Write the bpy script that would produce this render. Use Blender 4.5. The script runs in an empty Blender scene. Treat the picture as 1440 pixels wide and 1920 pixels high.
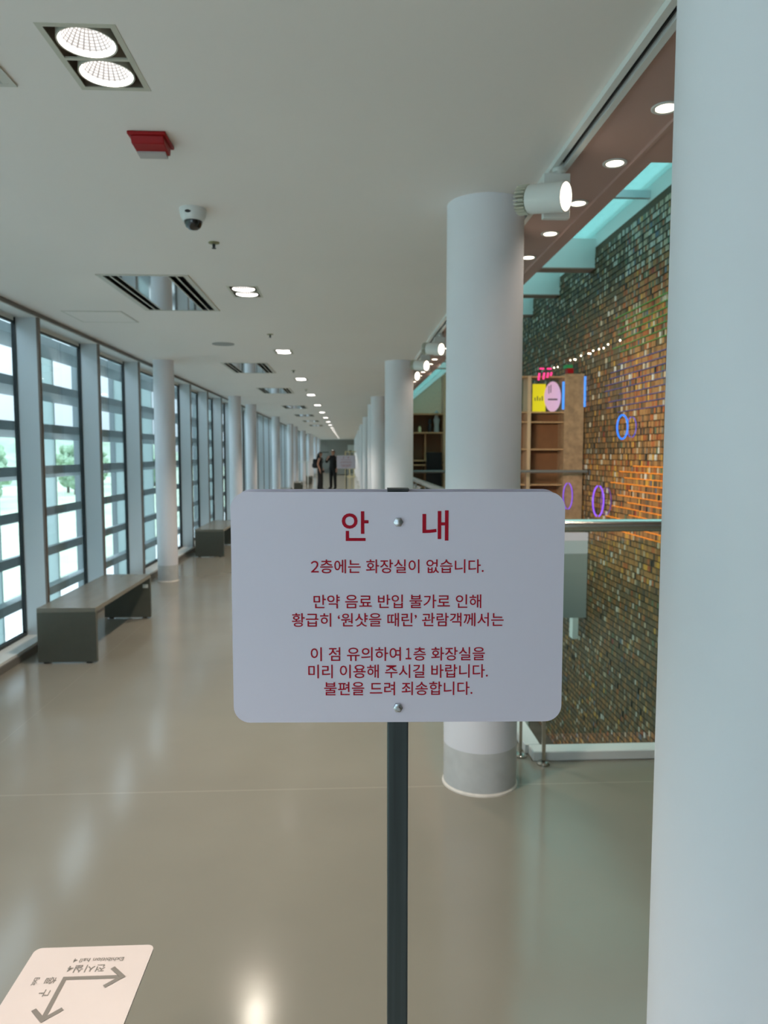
import bpy, bmesh, math, random
from mathutils import Vector, Matrix
random.seed(11)
S = bpy.context.scene
COL = S.collection
PI = math.pi
R = math.radians

# ------------------------------------------------------------------ camera
cam_d = bpy.data.cameras.new('camera')
cam = bpy.data.objects.new('camera', cam_d); COL.objects.link(cam)
cam.location = (0, 0, 1.6)
cam.rotation_euler = (R(90 - 4.54), 0, R(-2.76))
cam_d.sensor_fit = 'VERTICAL'; cam_d.sensor_height = 36.0
cam_d.lens = 1385 / 1920 * 36.0
cam_d.clip_start = 0.05; cam_d.clip_end = 600
cam_d.dof.use_dof = True; cam_d.dof.focus_distance = 0.95; cam_d.dof.aperture_fstop = 10.0
S.camera = cam

# ------------------------------------------------------------------ world, exposure
SKY_HORIZON, SKY_ZENITH = 1.08, 5.0
CEIL_W, SOFFIT_W, TRACK_W = 136.0, 4.5, 215.0
S.view_settings.view_transform = 'Standard'; S.view_settings.look = 'None'
S.view_settings.gamma = 1.0; S.view_settings.use_curve_mapping = False
S.view_settings.exposure = 0.42
w = bpy.data.worlds.new('sky'); S.world = w; w.use_nodes = True
nt = w.node_tree; nt.nodes.clear()
out = nt.nodes.new('ShaderNodeOutputWorld'); bg = nt.nodes.new('ShaderNodeBackground')
tc = nt.nodes.new('ShaderNodeTexCoord'); sx = nt.nodes.new('ShaderNodeSeparateXYZ')
mr = nt.nodes.new('ShaderNodeMapRange'); mr.inputs[1].default_value = 0; mr.inputs[2].default_value = 1
mr.inputs[3].default_value = SKY_HORIZON; mr.inputs[4].default_value = SKY_ZENITH
nt.links.new(tc.outputs['Generated'], sx.inputs[0]); nt.links.new(sx.outputs[2], mr.inputs[0])
nt.links.new(mr.outputs[0], bg.inputs[1]); bg.inputs[0].default_value = (0.79, 0.915, 1.0, 1)
nt.links.new(bg.outputs[0], out.inputs[0])

# ------------------------------------------------------------------ materials
def lin(c):
    return tuple(((v / 255) / 12.92 if v / 255 <= 0.04045 else ((v / 255 + 0.055) / 1.055) ** 2.4) for v in c) + (1.0,)

def pmat(name, rgb, rough=0.5, metal=0.0, spec=0.5, noise=0.0, scale=8.0, bump=0.0, stretch=(1, 1, 1), emit=None, estr=0.0, coat=0.0):
    m = bpy.data.materials.new(name); m.use_nodes = True
    n = m.node_tree; b = n.nodes['Principled BSDF']
    c = lin(rgb)
    b.inputs['Base Color'].default_value = c
    b.inputs['Roughness'].default_value = rough; b.inputs['Metallic'].default_value = metal
    b.inputs['Specular IOR Level'].default_value = spec
    b.inputs['Coat Weight'].default_value = coat
    if noise or bump:
        t = n.nodes.new('ShaderNodeTexCoord'); mp = n.nodes.new('ShaderNodeMapping'); mp.inputs['Scale'].default_value = stretch
        nz = n.nodes.new('ShaderNodeTexNoise'); nz.inputs['Scale'].default_value = scale; nz.inputs['Detail'].default_value = 4
        n.links.new(t.outputs['Object'], mp.inputs[0]); n.links.new(mp.outputs[0], nz.inputs['Vector'])
        if noise:
            r = n.nodes.new('ShaderNodeValToRGB')
            r.color_ramp.elements[0].position = 0.3; r.color_ramp.elements[1].position = 0.7
            r.color_ramp.elements[0].color = tuple(v * (1 - noise) for v in c[:3]) + (1,)
            r.color_ramp.elements[1].color = tuple(min(1, v * (1 + noise)) for v in c[:3]) + (1,)
            n.links.new(nz.outputs['Fac'], r.inputs[0]); n.links.new(r.outputs[0], b.inputs['Base Color'])
        if bump:
            bp = n.nodes.new('ShaderNodeBump'); bp.inputs['Strength'].default_value = bump; bp.inputs['Distance'].default_value = 0.01
            n.links.new(nz.outputs['Fac'], bp.inputs['Height']); n.links.new(bp.outputs[0], b.inputs['Normal'])
    if emit:
        b.inputs['Emission Color'].default_value = lin(emit); b.inputs['Emission Strength'].default_value = estr
    return m

def glass(name, tint, refl=1.0, rough=0.02, haze=0.0):
    m = bpy.data.materials.new(name); m.use_nodes = True
    n = m.node_tree; n.nodes.clear()
    o = n.nodes.new('ShaderNodeOutputMaterial'); t = n.nodes.new('ShaderNodeBsdfTransparent'); g = n.nodes.new('ShaderNodeBsdfGlossy')
    t.inputs[0].default_value = lin(tint); g.inputs['Roughness'].default_value = rough
    f = n.nodes.new('ShaderNodeLayerWeight'); f.inputs[0].default_value = 0.5
    pw = n.nodes.new('ShaderNodeMath'); pw.operation = 'POWER'; pw.inputs[1].default_value = 5.0
    mu = n.nodes.new('ShaderNodeMath'); mu.operation = 'MULTIPLY_ADD'; mu.inputs[1].default_value = 0.9 * refl; mu.inputs[2].default_value = 0.03 * refl
    mx = n.nodes.new('ShaderNodeMixShader')
    n.links.new(f.outputs['Facing'], pw.inputs[0]); n.links.new(pw.outputs[0], mu.inputs[0]); n.links.new(mu.outputs[0], mx.inputs[0])
    src = t
    if haze:
        d = n.nodes.new('ShaderNodeBsdfTranslucent'); d.inputs[0].default_value = lin(tint)
        m2 = n.nodes.new('ShaderNodeMixShader'); m2.inputs[0].default_value = haze
        n.links.new(t.outputs[0], m2.inputs[1]); n.links.new(d.outputs[0], m2.inputs[2]); src = m2
    n.links.new(src.outputs[0], mx.inputs[1]); n.links.new(g.outputs[0], mx.inputs[2]); n.links.new(mx.outputs[0], o.inputs[0])
    return m

def emat(name, rgb, strength, base=(240, 240, 240)):
    return pmat(name, base, emit=rgb, estr=strength, rough=0.4)

def floor_mat():
    m = pmat('epoxy_floor', (139, 133, 121), rough=0.15, noise=0.05, scale=1.3)
    n = m.node_tree; b = n.nodes['Principled BSDF']
    t = n.nodes.new('ShaderNodeTexCoord'); s = n.nodes.new('ShaderNodeSeparateXYZ'); n.links.new(t.outputs['Object'], s.inputs[0])
    def line(sock, off, period, width):
        a = n.nodes.new('ShaderNodeMath'); a.operation = 'ADD'; a.inputs[1].default_value = -off + period / 2 + period * 40
        p = n.nodes.new('ShaderNodeMath'); p.operation = 'MODULO'; p.inputs[1].default_value = period
        q = n.nodes.new('ShaderNodeMath'); q.operation = 'SUBTRACT'; q.inputs[1].default_value = period / 2
        r = n.nodes.new('ShaderNodeMath'); r.operation = 'ABSOLUTE'
        c = n.nodes.new('ShaderNodeMath'); c.operation = 'LESS_THAN'; c.inputs[1].default_value = width
        n.links.new(sock, a.inputs[0]); n.links.new(a.outputs[0], p.inputs[0]); n.links.new(p.outputs[0], q.inputs[0])
        n.links.new(q.outputs[0], r.inputs[0]); n.links.new(r.outputs[0], c.inputs[0]); return c.outputs[0]
    l1 = line(s.outputs[1], 3.43, 5.86, 0.004); l2 = line(s.outputs[0], -1.93, 9.0, 0.0015)
    mxm = n.nodes.new('ShaderNodeMath'); mxm.operation = 'MAXIMUM'; n.links.new(l1, mxm.inputs[0]); n.links.new(l2, mxm.inputs[1])
    src = b.inputs['Base Color'].links[0].from_socket
    mix = n.nodes.new('ShaderNodeMix'); mix.data_type = 'RGBA'
    mul = n.nodes.new('ShaderNodeMath'); mul.operation = 'MULTIPLY'; mul.inputs[1].default_value = 0.35; n.links.new(mxm.outputs[0], mul.inputs[0])
    n.links.new(mul.outputs[0], mix.inputs[0]); n.links.new(src, mix.inputs[6]); mix.inputs[7].default_value = lin((175, 170, 158))
    n.links.new(mix.outputs[2], b.inputs['Base Color'])
    nz = n.nodes.new('ShaderNodeTexNoise'); nz.inputs['Scale'].default_value = 2.2; nz.inputs['Detail'].default_value = 3
    bp = n.nodes.new('ShaderNodeBump'); bp.inputs['Strength'].default_value = 0.05; bp.inputs['Distance'].default_value = 0.02
    n.links.new(t.outputs['Object'], nz.inputs['Vector']); n.links.new(nz.outputs['Fac'], bp.inputs['Height']); n.links.new(bp.outputs[0], b.inputs['Normal'])
    return m

def reflector_mat():
    m = bpy.data.materials.new('lamp_reflector'); m.use_nodes = True
    n = m.node_tree; b = n.nodes['Principled BSDF']
    b.inputs['Base Color'].default_value = (.2, .2, .2, 1); b.inputs['Roughness'].default_value = .4
    t = n.nodes.new('ShaderNodeTexCoord'); s = n.nodes.new('ShaderNodeSeparateXYZ'); n.links.new(t.outputs['Object'], s.inputs[0])
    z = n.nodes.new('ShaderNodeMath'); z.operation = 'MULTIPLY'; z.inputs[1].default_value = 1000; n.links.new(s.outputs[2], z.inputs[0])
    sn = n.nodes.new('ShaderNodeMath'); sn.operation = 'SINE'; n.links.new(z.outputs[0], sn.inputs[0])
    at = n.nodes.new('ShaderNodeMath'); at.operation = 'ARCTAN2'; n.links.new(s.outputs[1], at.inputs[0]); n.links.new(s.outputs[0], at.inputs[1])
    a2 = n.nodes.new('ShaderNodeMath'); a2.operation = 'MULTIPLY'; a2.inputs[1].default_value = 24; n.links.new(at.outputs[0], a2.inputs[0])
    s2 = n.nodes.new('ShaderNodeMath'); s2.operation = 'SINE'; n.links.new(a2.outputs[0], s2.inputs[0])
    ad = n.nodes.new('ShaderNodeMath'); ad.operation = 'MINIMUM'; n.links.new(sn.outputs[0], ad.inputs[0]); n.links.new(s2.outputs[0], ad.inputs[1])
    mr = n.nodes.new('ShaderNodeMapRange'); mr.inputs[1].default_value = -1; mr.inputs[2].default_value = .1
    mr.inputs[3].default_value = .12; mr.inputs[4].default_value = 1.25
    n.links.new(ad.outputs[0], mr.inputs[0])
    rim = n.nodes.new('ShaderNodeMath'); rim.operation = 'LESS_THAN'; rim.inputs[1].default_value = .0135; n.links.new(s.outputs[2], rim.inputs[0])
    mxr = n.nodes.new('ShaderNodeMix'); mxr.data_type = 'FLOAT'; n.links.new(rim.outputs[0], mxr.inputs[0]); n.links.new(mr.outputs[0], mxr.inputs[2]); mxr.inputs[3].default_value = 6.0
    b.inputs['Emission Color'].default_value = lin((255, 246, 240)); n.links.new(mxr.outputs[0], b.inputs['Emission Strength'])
    return m

M = dict(
    floor=floor_mat(),
    ceiling=pmat('ceiling_paint', (234, 228, 223), 0.62, noise=0.015, scale=0.8),
    soffit=pmat('soffit_red_lit', (186, 156, 148), 0.45),  # pinkish cast of red light put into the paint
    white=pmat('white_paint', (222, 224, 222), 0.45),
    column=pmat('column_paint', (226, 226, 233), 0.5, noise=0.012, scale=5, bump=0.02),
    colbase=pmat('grey_base_paint', (196, 197, 197), 0.3, noise=0.06, scale=14),
    seal=pmat('white_sealant', (222, 214, 205), 0.5, noise=0.08, scale=30, bump=0.3),
    mullion=pmat('mullion_aluminium', (204, 211, 216), 0.36, metal=0.15, spec=0.5),
    mulledge=pmat('mullion_edge', (120, 108, 100), 0.4, metal=0.2),
    gasket=pmat('black_gasket', (40, 46, 48), 0.5),
    trimgrey=pmat('grey_trim', (112, 108, 104), 0.45),
    glass=glass('window_glass', (240, 248, 251), 1.0, 0.01),
    railglass=glass('balustrade_glass', (236, 246, 243), 0.55, 0.01),
    skyglass=glass('skylight_glass', (168, 194, 191), 0.6, 0.15, haze=0.3),
    frost=glass('frosted_panel', (196, 206, 206), 0.6, 0.3, haze=0.9),
    louvre=pmat('louvre_metal', (120, 132, 136), 0.45, metal=0.1),
    bench=pmat('bench_laminate', (86, 86, 77), 0.3, noise=0.05, scale=5, stretch=(3, 1, 3)),
    benchtop=pmat('bench_top_laminate', (128, 123, 112), 0.22, noise=0.06, scale=4, stretch=(4, 1, 4)),
    chrome=pmat('brushed_steel', (190, 186, 178), 0.22, metal=1.0),
    steel=pmat('zinc_bolt', (190, 192, 196), 0.25, metal=1.0),
    board=pmat('sign_board', (218, 209, 224), 0.38),
    red=pmat('red_lettering', (170, 4, 36), 0.6, spec=0.2),
    post=pmat('galvanised_post', (58, 66, 68), 0.42, metal=0.35, noise=0.4, scale=60, stretch=(1, 1, 0.02)),
    dark=pmat('black_plastic', (30, 30, 32), 0.4),
    black=pmat('black_screen', (14, 14, 17), 0.25),
    plate=pmat('plate_white', (214, 199, 195), 0.4, noise=0.01, scale=30),
    plategrey=pmat('plate_lettering', (118, 110, 103), 0.5),
    fixture=pmat('fixture_enamel', (196, 192, 176), 0.35),
    housing=pmat('lamp_housing', (120, 108, 96), 0.5),
    reflector=reflector_mat(),
    led=emat('led_emitter', (255, 244, 236), 1.0),
    ledsoft=emat('led_diffuser', (255, 238, 214), 4.0),
    redbox=pmat('red_plastic', (150, 6, 14), 0.45, spec=0.3),
    lens=pmat('grey_lens', (176, 172, 170), 0.3),
    camwhite=pmat('camera_shell', (216, 218, 216), 0.3),
    camdome=pmat('camera_dome', (18, 18, 20), 0.06, spec=0.8),
    brass=pmat('sprinkler_plate', (150, 148, 110), 0.4, metal=0.4),
    acpanel=pmat('ac_mirror_panel', (200, 204, 202), 0.05, metal=0.75),
    acframe=pmat('ac_frame', (200, 196, 184), 0.35),
    wood=pmat('oak_board', (176, 134, 94), 0.5, noise=0.18, scale=5, stretch=(6, 6, 0.6)),
    woodlit=pmat('lit_oak_edge', (196, 162, 128), 0.5, noise=0.08, scale=6, stretch=(6, 6, 0.6)),  # lighter copy of the oak; light on the uprights put into the colour
    woodback=pmat('brown_back_board', (122, 80, 46), 0.55, noise=0.12, scale=3),
    osb=pmat('chipboard', (160, 126, 94), 0.6, noise=0.25, scale=9),
    backing=pmat('dark_backing', (82, 62, 38), 0.7, noise=0.2, scale=12),
    slabwhite=pmat('slab_fascia', (198, 196, 204), 0.5),
    slabgrey=pmat('fascia_panel', (150, 152, 152), 0.4),
    lowfloor=pmat('lower_floor', (120, 112, 96), 0.5, noise=0.2, scale=2),
    yellow=pmat('yellow_print_glow', (222, 206, 20), 0.5, emit=(222, 206, 20), estr=0.25),  # printed board, brightened by a small added glow
    lilac=pmat('lilac_print_glow', (214, 170, 200), 0.5, emit=(214, 170, 200), estr=0.25),  # print with the same added glow, no lamp behind it
    ink=pmat('dark_ink', (60, 50, 60), 0.5),
    bluestrip=emat('blue_led', (70, 150, 255), 1.0, (30, 30, 40)),
    neonblue=emat('blue_neon', (0, 120, 255), 1.15, (30, 30, 40)),
    reflblue=emat('blue_neon_reflection', (70, 90, 235), 0.7, (30, 30, 40)),
    neonpurple=emat('purple_neon', (140, 80, 250), 1.0, (30, 30, 40)),
    reflpurple=emat('purple_neon_reflection', (130, 60, 190), 0.5, (30, 30, 40)),
    neonpink=emat('pink_neon', (255, 50, 130), 1.2, (40, 30, 36)),
    glint_dot=emat('warm_glint', (255, 236, 205), 3.5),
    stripgreen=emat('green_light_strip', (70, 165, 50), 0.42, (40, 40, 36)),
    stripblue=emat('blue_light_strip', (84, 88, 170), 0.36, (40, 40, 36)),
    striporange=emat('orange_light_strip', (250, 140, 8), 0.95, (40, 40, 36)),
    stripdark=pmat('dark_wire_strip', (62, 50, 34), 0.5),
    skin=pmat('skin', (190, 140, 118), 0.5),
    hair=pmat('black_hair', (16, 14, 14), 0.4),
    cloth=pmat('black_cloth', (16, 16, 19), 0.8),
    navy=pmat('dark_navy_cloth', (20, 26, 36), 0.7),
    shoe=pmat('black_shoe', (20, 20, 22), 0.5),
    grass=pmat('outside_grass', (176, 188, 164), 0.9, noise=0.15, scale=0.3),
    road=pmat('outside_paving', (206, 204, 200), 0.9, noise=0.06, scale=0.4),
    leaf=pmat('tree_leaf', (140, 164, 136), 0.8, noise=0.35, scale=1.5),
    bark=pmat('tree_bark', (84, 70, 56), 0.9),
    hill=pmat('wooded_hill', (146, 164, 142), 0.9, noise=0.25, scale=0.15),
    endwall=pmat('end_wall', (150, 148, 142), 0.6),
    grey=pmat('grey_panel', (150, 152, 150), 0.5),
    brick=None,
)

# ------------------------------------------------------------------ mesh helpers
class MB:
    def __init__(self): self.v = []; self.f = []; self.mi = []; self.sm = []
    def add(self, vs, fs, mi=0, smooth=False):
        o = len(self.v); self.v += [tuple(p) for p in vs]
        self.f += [tuple(i + o for i in q) for q in fs]; self.mi += [mi] * len(fs); self.sm += [smooth] * len(fs); return self
    def box(self, x0, x1, y0, y1, z0, z1, mi=0):
        v = [(x0, y0, z0), (x1, y0, z0), (x1, y1, z0), (x0, y1, z0), (x0, y0, z1), (x1, y0, z1), (x1, y1, z1), (x0, y1, z1)]
        return self.add(v, [(0, 3, 2, 1), (4, 5, 6, 7), (0, 1, 5, 4), (1, 2, 6, 5), (2, 3, 7, 6), (3, 0, 4, 7)], mi)
    def prism(self, pts, axis, a, b, mi=0):      # polygon extruded along an axis
        n = len(pts); vs = []
        for t in (a, b):
            for p, q in pts:
                vs.append({'x': (t, p, q), 'y': (p, t, q), 'z': (p, q, t)}[axis])
        fs = [tuple(range(n)), tuple(range(2 * n - 1, n - 1, -1))] + [(i, i + n, (i + 1) % n + n, (i + 1) % n) for i in range(n)]
        return self.add(vs, fs, mi)
    def lathe(self, prof, c=(0, 0, 0), seg=32, mi=0, axis='z', smooth=True, close=False):
        vs = []; n = len(prof)
        for k in range(seg):
            a = 2 * PI * k / seg; ca, sa = math.cos(a), math.sin(a)
            for r, h in prof:
                p = (r * ca, r * sa, h) if axis == 'z' else (h, r * ca, r * sa) if axis == 'x' else (r * ca, h, r * sa)
                vs.append((p[0] + c[0], p[1] + c[1], p[2] + c[2]))
        fs = []
        for k in range(seg):
            k2 = (k + 1) % seg
            for i in range(n - 1):
                fs.append((k * n + i, k2 * n + i, k2 * n + i + 1, k * n + i + 1))
        self.add(vs, fs, mi, smooth)
        if prof[0][0] > 1e-6: self.f.append(tuple(len(self.v) - len(vs) + k * n for k in range(seg))[::-1]) or self.mi.append(mi) or self.sm.append(False)
        if prof[-1][0] > 1e-6: self.f.append(tuple(len(self.v) - len(vs) + k * n + n - 1 for k in range(seg))) or self.mi.append(mi) or self.sm.append(False)
        return self
    def tube(self, pts, r, seg=10, mi=0, closed=False):
        pts = [Vector(p) for p in pts]; n = len(pts); vs = []; prev = None
        for i, p in enumerate(pts):
            if closed: t = pts[(i + 1) % n] - pts[i - 1]
            else: t = pts[min(i + 1, n - 1)] - pts[max(i - 1, 0)]
            t.normalize()
            u = prev - t * prev.dot(t) if prev is not None else (Vector((0, 0, 1)) if abs(t.z) < .9 else Vector((1, 0, 0))).cross(t)
            u.normalize(); prev = u; q = t.cross(u)
            for k in range(seg):
                a = 2 * PI * k / seg; vs.append(p + u * (r * math.cos(a)) + q * (r * math.sin(a)))
        fs = []
        for i in range(n if closed else n - 1):
            j = (i + 1) % n
            for k in range(seg):
                k2 = (k + 1) % seg; fs.append((i * seg + k, i * seg + k2, j * seg + k2, j * seg + k))
        if not closed:
            fs += [tuple(range(seg))[::-1], tuple((n - 1) * seg + k for k in range(seg))]
        return self.add(vs, fs, mi, True)
    def mesh(self, name, mats):
        me = bpy.data.meshes.new(name); me.from_pydata(self.v, [], self.f)
        for m in (mats if isinstance(mats, (list, tuple)) else [mats]): me.materials.append(m)
        me.polygons.foreach_set('material_index', self.mi); me.polygons.foreach_set('use_smooth', self.sm)
        bm = bmesh.new(); bm.from_mesh(me); bmesh.ops.recalc_face_normals(bm, faces=bm.faces); bm.to_mesh(me); bm.free()
        me.set_sharp_from_angle(angle=R(32)); me.update(); return me
    def obj(self, name, mats, parent=None, bevel=0.0):
        o = bpy.data.objects.new(name, self.mesh(name, mats)); COL.objects.link(o)
        if parent is not None: o.parent = parent
        if bevel:
            b = o.modifiers.new('bevel', 'BEVEL'); b.width = bevel; b.segments = 2; b.limit_method = 'ANGLE'
        return o

def tag(o, label, cat, group=None):
    o['label'] = label; o['category'] = cat
    if group: o['group'] = group
    return o
def thing(name, label, cat, loc=(0, 0, 0), rz=0, group=None):
    o = bpy.data.objects.new(name, None); COL.objects.link(o); o.location = loc; o.rotation_euler = (0, 0, rz)
    o.empty_display_size = 0.1
    return tag(o, label, cat, group)
def struct(o): o['kind'] = 'structure'; return o
def dup(root, loc, label, rz=None):
    r = root.copy(); COL.objects.link(r); r.location = loc; r['label'] = label
    if rz is not None: r.rotation_euler = (0, 0, rz)
    for ch in list(root.children):
        c = ch.copy(); COL.objects.link(c); c.parent = r
        for g in list(ch.children):
            d = g.copy(); COL.objects.link(d); d.parent = c
    return r
def spot(parent, loc, watts, angle, rot=(0, 0, 0), color=(1, .88, .74), size=0.05, blend=0.6):
    l = bpy.data.lights.new('lamp_light', 'SPOT'); l.energy = watts; l.spot_size = R(angle); l.spot_blend = blend
    l.color = color; l.shadow_soft_size = size
    o = bpy.data.objects.new('lamp_light', l); COL.objects.link(o); o.parent = parent; o.location = loc; o.rotation_euler = rot; return o
ORD = 'first second third fourth fifth sixth seventh eighth ninth tenth eleventh twelfth thirteenth fourteenth fifteenth sixteenth seventeenth eighteenth nineteenth twentieth twenty-first twenty-second twenty-third twenty-fourth twenty-fifth twenty-sixth'.split()

def text_mesh(body, width=None, height=None, align='CENTER', bold=0.0, depth=0.0):
    c = bpy.data.curves.new('t', 'FONT'); c.body = body; c.align_x = align; c.size = 1; c.offset = bold; c.extrude = 0.0; c.resolution_u = 4
    o = bpy.data.objects.new('t', c); COL.objects.link(o)
    dg = bpy.context.evaluated_depsgraph_get(); dg.update()
    me = bpy.data.meshes.new_from_object(o.evaluated_get(dg))
    bpy.data.objects.remove(o); bpy.data.curves.remove(c)
    vs = [v.co.copy() for v in me.vertices]; fs = [tuple(p.vertices) for p in me.polygons]
    bpy.data.meshes.remove(me)
    if not vs: return [], []
    x0, x1 = min(v.x for v in vs), max(v.x for v in vs); y0, y1 = min(v.y for v in vs), max(v.y for v in vs)
    s = width / (x1 - x0) if width else height / (y1 - y0)
    sy = height / (y1 - y0) if (width and height) else s
    return [((v.x - (x0 + x1) / 2) * s, (v.y - (y0 + y1) / 2) * sy) for v in vs], fs

def rounded(w_, h_, r_, n=8):
    pts = []
    for cx, cy, a0 in ((w_ / 2 - r_, h_ / 2 - r_, 0), (-w_ / 2 + r_, h_ / 2 - r_, 90), (-w_ / 2 + r_, -h_ / 2 + r_, 180), (w_ / 2 - r_, -h_ / 2 + r_, 270)):
        for k in range(n + 1):
            a = R(a0 + 90 * k / n); pts.append((cx + r_ * math.cos(a), cy + r_ * math.sin(a)))
    return pts

H = 2.74          # ceiling height
XL = -2.53        # inner line of the window wall
XR = 4.87         # face of the block wall
Y0, Y1 = -2.2, 62.0
BRIDGE = 14.73
GROUND = -5.3

# ------------------------------------------------------------------ floor, ceiling, walls
f = MB(); f.box(-2.8, 0.93, Y0, Y1, -0.3, 0); f.box(0.93, XR, Y0, 3.80, -0.3, 0); f.box(0.93, XR, BRIDGE, 22.0, -0.3, 0); f.box(.93, XR, 57, Y1, -.3, 0)
struct(f.obj('floor', M['floor']))

LAMP_X, LAMP_Y0, LAMP_DY, LAMP_N = -0.724, 2.28, 3.10, 19
AC_Y = [1.85, 5.49, 10.1, 13.7, 18.5, 22.5, 26.5, 30.6]
holes = [(LAMP_X - .098, LAMP_X + .098, LAMP_Y0 + LAMP_DY * k - .17, LAMP_Y0 + LAMP_DY * k + .17) for k in range(-1, LAMP_N)]
holes += [(-1.6, -1.03, y - .585, y + .585) for y in AC_Y]
xs = sorted({-2.56, 0.803} | {h[0] for h in holes} | {h[1] for h in holes})
ys = sorted({Y0, Y1} | {h[2] for h in holes} | {h[3] for h in holes})
c = MB()
for i in range(len(xs) - 1):
    run = None
    for j in range(len(ys) - 1):
        mx, my = (xs[i] + xs[i + 1]) / 2, (ys[j] + ys[j + 1]) / 2
        if any(a < mx < b and p < my < q for a, b, p, q in holes):
            if run is not None: c.add([(xs[i], run, H), (xs[i + 1], run, H), (xs[i + 1], ys[j], H), (xs[i], ys[j], H)], [(0, 1, 2, 3)]); run = None
        elif run is None: run = ys[j]
    if run is not None: c.add([(xs[i], run, H), (xs[i + 1], run, H), (xs[i + 1], Y1, H), (xs[i], Y1, H)], [(0, 1, 2, 3)])
struct(c.obj('ceiling', M['ceiling']))
s = MB(); s.box(0.872, 1.11, Y0, Y1, H, H + .06); s.box(1.11, 1.125, Y0, Y1, H - .012, H + .06); s.box(1.125, 1.19, Y0, Y1, H - .004, 2.99); s.box(1.19, XR, Y0, 2.94, H - .004, 2.99)
struct(s.obj('ceiling_soffit', M['soffit']))
s = MB(); s.box(-2.9, 1.19, Y0 - .2, Y1 + .2, 3.0, 3.2); s.box(1.19, 5.2, Y0 - .2, 2.94, 3.0, 3.2)
struct(s.obj('roof_light_block', M['white']))  # unseen slab added to stop sky light leaking through the ceiling holes
s = MB(); s.box(1.13, 1.19, 2.94, Y1, 3.2, 6.0); s.box(1.19, XR, 2.86, 2.94, 3.2, 6.0); struct(s.obj('wall_skylight_well', M['white']))
s = MB(); s.box(XR + .01, 5.2, Y0, Y1, GROUND, 6.0); struct(s.obj('wall_right', M['osb']))
s = MB(); s.box(XR - .01, XR + .01, 2.94, Y1, 5.63, 5.95); struct(s.obj('trim_4', M['white']))
s = MB(); s.box(-2.8, XR, Y1, Y1 + .2, GROUND, 6.0); struct(s.obj('wall_far', M['endwall']))
s = MB()
s.box(-2.8, XR, Y0 - .2, Y0, 2.68, 3); s.box(-2.8, XR, Y0 - .2, Y0, 0, .1); s.box(-.2, XR, Y0 - .2, Y0, .1, 2.68)
struct(s.obj('wall_back', M['white']))
s = MB(); s.box(-2.8, XR, 3.6, 3.8, GROUND, -.3); struct(s.obj('wall_lower', M['white']))
s = MB(); s.box(-2.8, XR + .3, 3.6, Y1, GROUND - .2, GROUND); struct(s.obj('floor_lower', M['lowfloor']))
s = MB(); s.box(-2.8, -.2, Y0 - .11, Y0 - .09, .1, 2.68); wb = struct(s.obj('window_back_fill', M['glass']))  # unseen glazing added close behind the camera to light sign and near column
s = MB()
for x in (-2.8, -1.5, -.26): s.box(x, x + .06, Y0 - .15, Y0 - .05, .1, 2.68)
s.obj('window_frame', M['mullion'], wb)

# ceiling edge trim along the windows
s = MB(); s.box(XL - .03, XL + .012, Y0, Y1, H - .03, H + .02); struct(s.obj('trim_1', M['trimgrey']))
s = MB(); s.box(-2.76, XL, Y0, Y1, H - .035, 3.0); struct(s.obj('trim_2', M['white']))
s = MB(); s.box(-2.76, XL, Y0, Y1, 0, .075); struct(s.obj('trim_3', M['white']))
s = MB(); s.box(XL, XL + .015, Y0, Y1, 0, .055); struct(s.obj('baseboard_left', M['trimgrey']))

# windows: one bay each, fin + gasket + pane
PITCH, FIN0 = 1.465, 6.28
fin_me = MB().box(-2.735, XL - .012, -.022, .022, .075, H - .035).mesh('mullion', M['mullion'])
edge_me = MB().box(XL - .012, XL + .004, -.022, .022, .075, H - .035).mesh('mullion_edge', M['mulledge'])
g = MB(); g.box(-2.735, -2.712, -.022 - PITCH, -.05 - PITCH + .09, .075, H - .06)
g = MB(); g.box(-2.74, -2.705, -.03, -.022, .075, H - .035); g.box(-2.74, -2.71, -PITCH + .022, -.03, H - .08, H - .065); g.box(-2.74, -2.70, -PITCH + .022, -.04, .075, .1)
gas_me = g.mesh('gasket', M['gasket'])
pane_me = MB().box(-2.732, -2.72, -PITCH + .022, -.03, .1, H - .075).mesh('pane', M['glass'])
head_me = MB().box(-2.735, -2.712, -PITCH + .022, -.04, H - .065, H - .035).mesh('head', M['white'])
nwin = 0
for k in range(-10, 39):
    y = FIN0 + PITCH * k
    if y - PITCH < Y0 - .3 or y > Y1: continue
    nwin += 1
    wdw = bpy.data.objects.new('window_%d' % nwin, fin_me); COL.objects.link(wdw); wdw.location = (0, y, 0); struct(wdw)
    for nm, me in (('mullion_edge', edge_me), ('gasket', gas_me), ('pane', pane_me), ('head', head_me)):
        o = bpy.data.objects.new(nm, me); COL.objects.link(o); o.parent = wdw

# outer louvre screen
scr = thing('louvre_screen', 'grey horizontal louvre screen standing outside the left window wall', 'louvre screen', (-3.2, 0, GROUND))
for top in (.17, .60, 1.03, 1.47, 1.91, 2.34, 2.83):
    m = MB(); z = top - GROUND
    m.prism([(0, z), (0, z - .09), (-.25, z - .15), (-.25, z - .06)], 'y', Y0, Y1)
    m.obj('blade', M['louvre'], scr)
m = MB().box(-.29, -.27, -.335, .335, 5.0, 8.4).mesh('panel', M['frost'])
m2 = MB(); m2.box(-.34, -.27, -.349, -.335, 0, 8.4); m2.box(-.34, -.27, .335, .349, 0, 8.4)
m2 = m2.mesh('panel_frame', M['louvre'])
for k in range(-12, 36):
    yy = 10.10 + PITCH * k
    if Y0 < yy < Y1:
        o = bpy.data.objects.new('frosted_panel', m); COL.objects.link(o); o.parent = scr; o.location = (0, yy, 0)
        q = bpy.data.objects.new('panel_frame', m2); COL.objects.link(q); q.parent = o

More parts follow.
